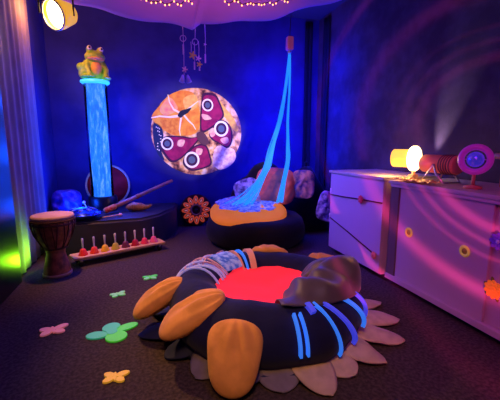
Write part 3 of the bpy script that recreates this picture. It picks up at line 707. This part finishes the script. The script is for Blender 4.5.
# flowers and cords on the cabinet fronts
M['fred'] = mat('red_cloth_flower', (.80, .05, .10), .7); M['forange'] = mat('orange_cloth_flower', (1, .22, .03), .7, emis=(1, .18, .02), es=.3); M['fcoral'] = mat('coral_cloth_flower', (.9, .25, .15), .7); M['fpurple'] = mat('purple_cloth_flower', (.20, .10, .70), .7); M['leaf'] = mat('olive_leaf', (.22, .25, .03), .7); M['lav'] = mat('lavender_centre', (.6, .55, .95), .6); M['cordd'] = mat('maroon_cord', (.10, .015, .05), .8)
def flower(label, loc, r, m, mc, n=8, cord=None, leaves=False, layers=2):
    t = thing('fabric_flower', label, 'flower', loc, 0, 'fabric flowers on the cabinet fronts')
    for L in range(layers):
        for k in range(n):
            a = 360 / n * k + L * 180 / n
            rr = r * (1 - .3 * L)
            bm = B(); ell(bm, (rr * .58, 0, .004 + .006 * L), (rr * .46, rr * .30, .006), RY(-90) @ RZ(a) @ RY(-12), 14, 8); obj('petal', bm, m, t)
    bm = B(); ell(bm, (-.014, 0, 0), (.010, r * .26, r * .26), None, 16, 10); obj('centre', bm, mc, t)
    if leaves:
        for a in (20, 75, 130, 200, 250, 310):
            bm = B(); ell(bm, (r * .95, 0, .001), (r * .32, r * .18, .004), RY(-90) @ RZ(a), 12, 8); obj('leaf', bm, 'leaf', t)
    if cord:
        bm = B(); tube(bm, [Vector(c) - Vector(loc) for c in cord], .006, 8); obj('cord', bm, 'cordd', t)
flower('red fabric flower on the level cord across the left cabinet', (1.917, 2.76, .69), .042, 'fred', 'fcoral', cord=[(1.922, 3.335, .657), (1.922, 3.05, .67), (1.922, 2.76, .688), (1.922, 2.47, .70)])
flower('coral fabric flower at the low end of the slanting cord on the left cabinet', (1.917, 2.52, .215), .038, 'fcoral', 'fred', cord=[(1.922, 3.335, .395), (1.922, 3.0, .325), (1.922, 2.52, .217)])
flower('purple fabric flower stuck on the sideboard front at the right edge', (1.955, 1.44, .64), .055, 'fpurple', 'lav')
flower('bright orange fabric flower with olive leaves low on the sideboard front', (1.955, 1.435, .345), .06, 'forange', 'forange', leaves=True, n=10, layers=3)

# ------------------------------------------------------------------ things on the sideboard
ZT = .909
t = thing('effect_projector', 'orange cylindrical effect projector with a blazing lens on the sideboard', 'projector', (2.17, 2.15, ZT), 0); t.scale = (1.15,) * 3
M['projred'] = mat('red_orange_enamel', (.85, .32, .14), .4); M['amber'] = glow('amber_glass', (1, .50, .06), 1.5); M['hot'] = glow('hot_lens', (1, .72, .32), 5)

pz = .125
bm = B(); lathe(bm, [(0, -.13), (.055, -.13), (.062, -.12), (.062, .14), (.05, .15), (0, .15)], 36, T(0, -.03, pz) @ RX(-90)); obj('barrel', bm, 'projred', t, smooth='auto')
bm = B()
for k in range(5): torus(bm, .063, .004, T(0, -.14 + .02 * k, pz) @ RX(90), 32, 6)
obj('cooling_rings', bm, 'cabpost', t)
mmw = T(-.02, .20, pz + .03) @ RZ(25) @ RX(-90)
bm = B(); lathe(bm, [(0, .02), (.085, .02), (.092, .012), (.092, -.012), (.085, -.02), (0, -.02)], 40, mmw); obj('effect_wheel', bm, 'hot', t, smooth='auto')
bm = B(); lathe(bm, [(.060, .025), (.066, .025), (.066, .15), (.060, .15)], 32, mmw @ T(0, .0, .0), True); obj('lens_hood', bm, 'amber', t, smooth='auto')
bm = B(); lathe(bm, [(0, .028), (.03, .03), (.035, .06), (0, .07)], 20, mmw); obj('motor', bm, 'black', t)
bm = B(); tube(bm, [(.068, -.03, pz), (.072, -.06, pz - .06), (.068, -.12, .008), (-.068, -.12, .008), (-.072, -.06, pz - .06), (-.068, -.03, pz)], .007, 8); tube(bm, [(.068, -.03, pz), (.068, .06, .008), (-.068, .06, .008), (-.068, -.03, pz)], .007, 8); obj('yoke_stand', bm, 'steel', t)
bm = B(); box(bm, (-.02, .20, .02), (.05, .05, .038), bev=.004); box(bm, (-.02, .20, .05), (.02, .02, .06)); obj('wheel_support', bm, 'wood', t, smooth='auto')
# crumpled foil cloth
bm = B()
def f(u, v):
    x = (u - .5) * .16; y = (v - .5) * .34
    return Vector((x, y, .012 + .028 * abs(noise.noise(Vector((x * 22, y * 22, 1)))) + .01 * noise.noise(Vector((x * 50, y * 50, 2)))))
grid(bm, 26, 40, f)
o = obj('foil_cloth', bm, mat('gold_foil', (.75, .45, .20), .3, .6), solid=.002, smooth=False); o.location = (1.995, 2.18, ZT); tag(o, 'crumpled golden foil cloth on the sideboard in front of the projector', 'cloth')
# spinner ball in a purple ring
t = thing('spinner_light', 'purple ring with a sparkling blue ball on a short stick stand', 'lamp', (2.10, 1.775, ZT), -50)
M['purple'] = mat('purple_translucent_plastic', (.40, .03, .45), .3, emis=(.55, .02, .50), es=.22, coat=.3)
zc_ = .195
bm = B(); torus(bm, .083, .021, T(0, 0, zc_) @ RX(90) @ SC(1, 1, 1.4), 48, 14); obj('ring', bm, 'purple', t)
bm = B(); tube(bm, [(-.08, 0, zc_), (.08, 0, zc_)], .004, 8); obj('axle', bm, 'steel', t)
M['sparkle'] = mat('blue_facets', (.10, .12, .85), .2, .5, emis=(.05, .05, 1), es=.25, col2=(.35, .25, .9), vs=40)
bm = B(); bmesh.ops.create_icosphere(bm, subdivisions=3, radius=.052, matrix=T(0, 0, zc_)); obj('ball', bm, 'sparkle', t, smooth=False)
bm = B(); tube(bm, [(0, 0, .02), (0, 0, zc_ - .10)], .011, 12); obj('stick', bm, 'bamboo', t)
bm = B(); lathe(bm, [(0, 0), (.055, 0), (.055, .014), (.02, .024), (0, .024)], 28); obj('base', bm, 'bamboo', t)
# plain rod standing in for the lit barrel of a second lamp
t = thing('lamp_barrel_rod', 'orange rod on two feet standing in for a lamp barrel at the right end of the sideboard', 'rod', (2.36, 1.66, ZT))
bm = B(); tube(bm, [(0, .18, .215), (0, -.4, .19)], .022, 16); obj('rod', bm, 'bamboo', t)
for yy in (.1, -.32):
    bm = B(); box(bm, (0, yy, .095), (.05, .03, .19), bev=.004); obj('foot', bm, 'bamboo', t, smooth='auto')

if FAIRY:
    fairy('string of warm fairy lights under the left swag of the canopy', [(-.5, 3.30, 2.56), (-.1, 3.30, 2.48), (.1, 3.34, 2.455), (.28, 3.30, 2.45), (.42, 3.2, 2.45)], 20)
    fairy('string of warm fairy lights under the right swag of the canopy', [(.72, 3.25, 2.50), (.95, 3.30, 2.52), (1.15, 3.33, 2.55), (1.35, 3.3, 2.60), (1.55, 3.25, 2.66)], 22)

# ------------------------------------------------------------------ lights
def light(name, kind, loc, col, power, aim=None, **k):
    l = bpy.data.lights.new(name, kind); l.color = col; l.energy = power
    o = bpy.data.objects.new(name, l); C.objects.link(o); o.location = loc
    for a, v in k.items(): setattr(l, a, v)
    if aim is not None:
        o.rotation_euler = (Vector(aim) - Vector(loc)).to_track_quat('-Z', 'Y').to_euler()
    return o
BLUE = (.002, .012, 1)
for z in (.8, 1.3, 1.8): light('tube_glow', 'POINT', (TX + .26, TY - .10, z), (.003, .045, 1), 15, shadow_soft_size=.08)
for z in (.5, 1.1, 1.7): light('tube_glow_left', 'POINT', (TX - .24, TY - .30, z), (.003, .06, 1), 13, shadow_soft_size=.10)  # bare points added beside the tube to turn the left wall blue
for z in (.95, 1.5, 2.1): light('fibre_glow', 'POINT', (1.74, 4.62, z), BLUE, 24, shadow_soft_size=.12)
for z in (.5, 1.1, 1.7, 2.3): light('corner_uplight', 'POINT', (2.34, 4.50, z), BLUE, 17, shadow_soft_size=.08)
light('fibre_glow_low', 'POINT', (1.25, 3.78, .95), (.03, .16, 1), 6, shadow_soft_size=.08)
light('blue_fill_back', 'AREA', (.9, 3.7, 2.4), (.02, .012, 1), 5, aim=(.8, 4.6, 0), size=.8)  # unseen blue area light added as fill towards the back wall
light('blue_fill_side', 'SPOT', (.3, 3.4, 2.3), (.13, .05, 1), 260, aim=(1.95, 3.1, .6), spot_size=R(46), spot_blend=1, shadow_soft_size=.1)  # unseen violet-blue spot added to colour the left cabinet
light('blue_fill_front', 'AREA', (.4, .5, 2.6), (.02, .03, 1), 8, aim=(.8, 2.2, 0), size=.6)  # unseen blue fill added above the front for the nest
light('green_uplight', 'SPOT', (-.95, 3.66, .10), (.30, 1, .01), 26, aim=(-1.14, 3.56, .20), spot_size=R(105), spot_blend=1, shadow_soft_size=.04)
light('picture_beam', 'SPOT', (2.10, 2.66, 1.12), (1, .84, .62), 340, aim=(.712, 5.1, 1.385), spot_size=R(27.2), spot_blend=.12, shadow_soft_size=.10)
light('projector_spill', 'POINT', (2.04, 2.50, 1.06), (1, .45, .10), 20, shadow_soft_size=.05)
light('projector_leak', 'SPOT', (2.52, 2.68, .96), (1, .72, .85), 60, aim=(2.64, 2.48, 1.7), spot_size=R(34), spot_blend=1, shadow_soft_size=.02)
light('left_spot_halo', 'POINT', (-.98, 4.15, 2.56), (1, .36, .08), 18, shadow_soft_size=.06)
light('left_spot_back', 'SPOT', (-.80, 3.42, 2.26), (1, .62, .16), 90, aim=(-.6, 4.7, 2.1), spot_size=R(40), spot_blend=1, shadow_soft_size=.06)
light('left_spot_beam', 'SPOT', (-.78, 3.38, 2.28), (1, .50, .16), 200, aim=(.3, 2.0, 0), spot_size=R(46), spot_blend=1, shadow_soft_size=.06)
light('left_spot_cushions', 'SPOT', (-.78, 3.40, 2.26), (1, .30, .16), 130, aim=(1.5, 4.05, .68), spot_size=R(20), spot_blend=1, shadow_soft_size=.05)
light('left_spot_floor', 'SPOT', (-.76, 3.42, 2.26), (1, .40, .16), 170, aim=(-.25, 3.6, .0), spot_size=R(62), spot_blend=1, shadow_soft_size=.05)
light('canopy_fill', 'AREA', (.6, 2.8, 3.0), (1, .22, .5), 22, aim=(.6, 2.8, 0), size=1.6)  # unseen pink area light added over the canopy to make the cloth glow
light('canopy_warm', 'POINT', (.0, 3.0, 2.80), (1, .35, .10), 7, shadow_soft_size=.1)
light('magenta_wash', 'SPOT', (-.3, -.9, 2.3), (1, .05, .28), 130, aim=(2.1, 1.3, .5), spot_size=R(44), spot_blend=1, shadow_soft_size=.3)  # unseen magenta spot added behind the camera to tint the sideboard
light('room_warm', 'SPOT', (-.2, -.3, 2.6), (1, .46, .18), 160, aim=(.75, 1.9, 0), spot_size=R(50), spot_blend=1, shadow_soft_size=.3)  # unseen warm frontal spot added to light the nest and its pads
# effect light behind the camera that throws thin concentric magenta rings
fx = light('ring_effect', 'SPOT', (-1.1, -1.8, .58), (1, 1, 1), 1500, aim=(-1.1 + .694, -1.8 + .708, .58 + .130), spot_size=R(40), spot_blend=.05, shadow_soft_size=.005)
fx.data.use_nodes = True; nt = fx.data.node_tree; em = nt.nodes['Emission']
tc = nt.nodes.new('ShaderNodeTexCoord'); sp = nt.nodes.new('ShaderNodeSeparateXYZ'); nt.links.new(tc.outputs['Normal'], sp.inputs[0])
def mth(op, a, b=None):
    n = nt.nodes.new('ShaderNodeMath'); n.operation = op
    for i, v in enumerate([a, b]):
        if v is None: continue
        if isinstance(v, (int, float)): n.inputs[i].default_value = v
        else: nt.links.new(v, n.inputs[i])
    return n.outputs[0]
az = mth('ABSOLUTE', sp.outputs['Z']); an = mth('MULTIPLY', mth('ARCCOSINE', az), 180 / PI)
tot = None
for c0, w0, k0 in ((6.1, .40, .55), (7.3, .22, .35), (8.4, .18, .25), (11.2, .6, .7), (15.8, .35, 1.0)):
    g = mth('DIVIDE', mth('SUBTRACT', an, c0), w0); g = mth('MULTIPLY', mth('EXPONENT', mth('MULTIPLY', mth('MULTIPLY', g, g), -1)), k0)
    tot = g if tot is None else mth('ADD', tot, g)
side = nt.nodes.new('ShaderNodeMapRange'); side.interpolation_type = 'SMOOTHSTEP'
side.inputs['From Min'].default_value = -.16; side.inputs['From Max'].default_value = -.07
nt.links.new(mth('MULTIPLY', sp.outputs['X'], -1), side.inputs[0])
em.inputs['Color'].default_value = (1, .06, .28, 1)
nt.links.new(mth('MULTIPLY', tot, side.outputs[0]), em.inputs['Strength'])

wd = bpy.data.worlds.new('world'); S.world = wd; wd.use_nodes = True
wd.node_tree.nodes['Background'].inputs[0].default_value = (.25, .12, .6, 1); wd.node_tree.nodes['Background'].inputs[1].default_value = .004

# ------------------------------------------------------------------ camera
cd = bpy.data.cameras.new('camera'); cam = bpy.data.objects.new('camera', cd); C.objects.link(cam)
cam.location = (0, 0, 1.2); cam.rotation_euler = (R(90 - 9.19), 0, R(-16.4))
cd.sensor_width = 36; cd.lens = 340 / 500 * 36; cd.clip_start = .05
S.camera = cam
S.view_settings.view_transform = 'Standard'; S.view_settings.look = 'None'; S.view_settings.gamma = 1; S.view_settings.exposure = 0
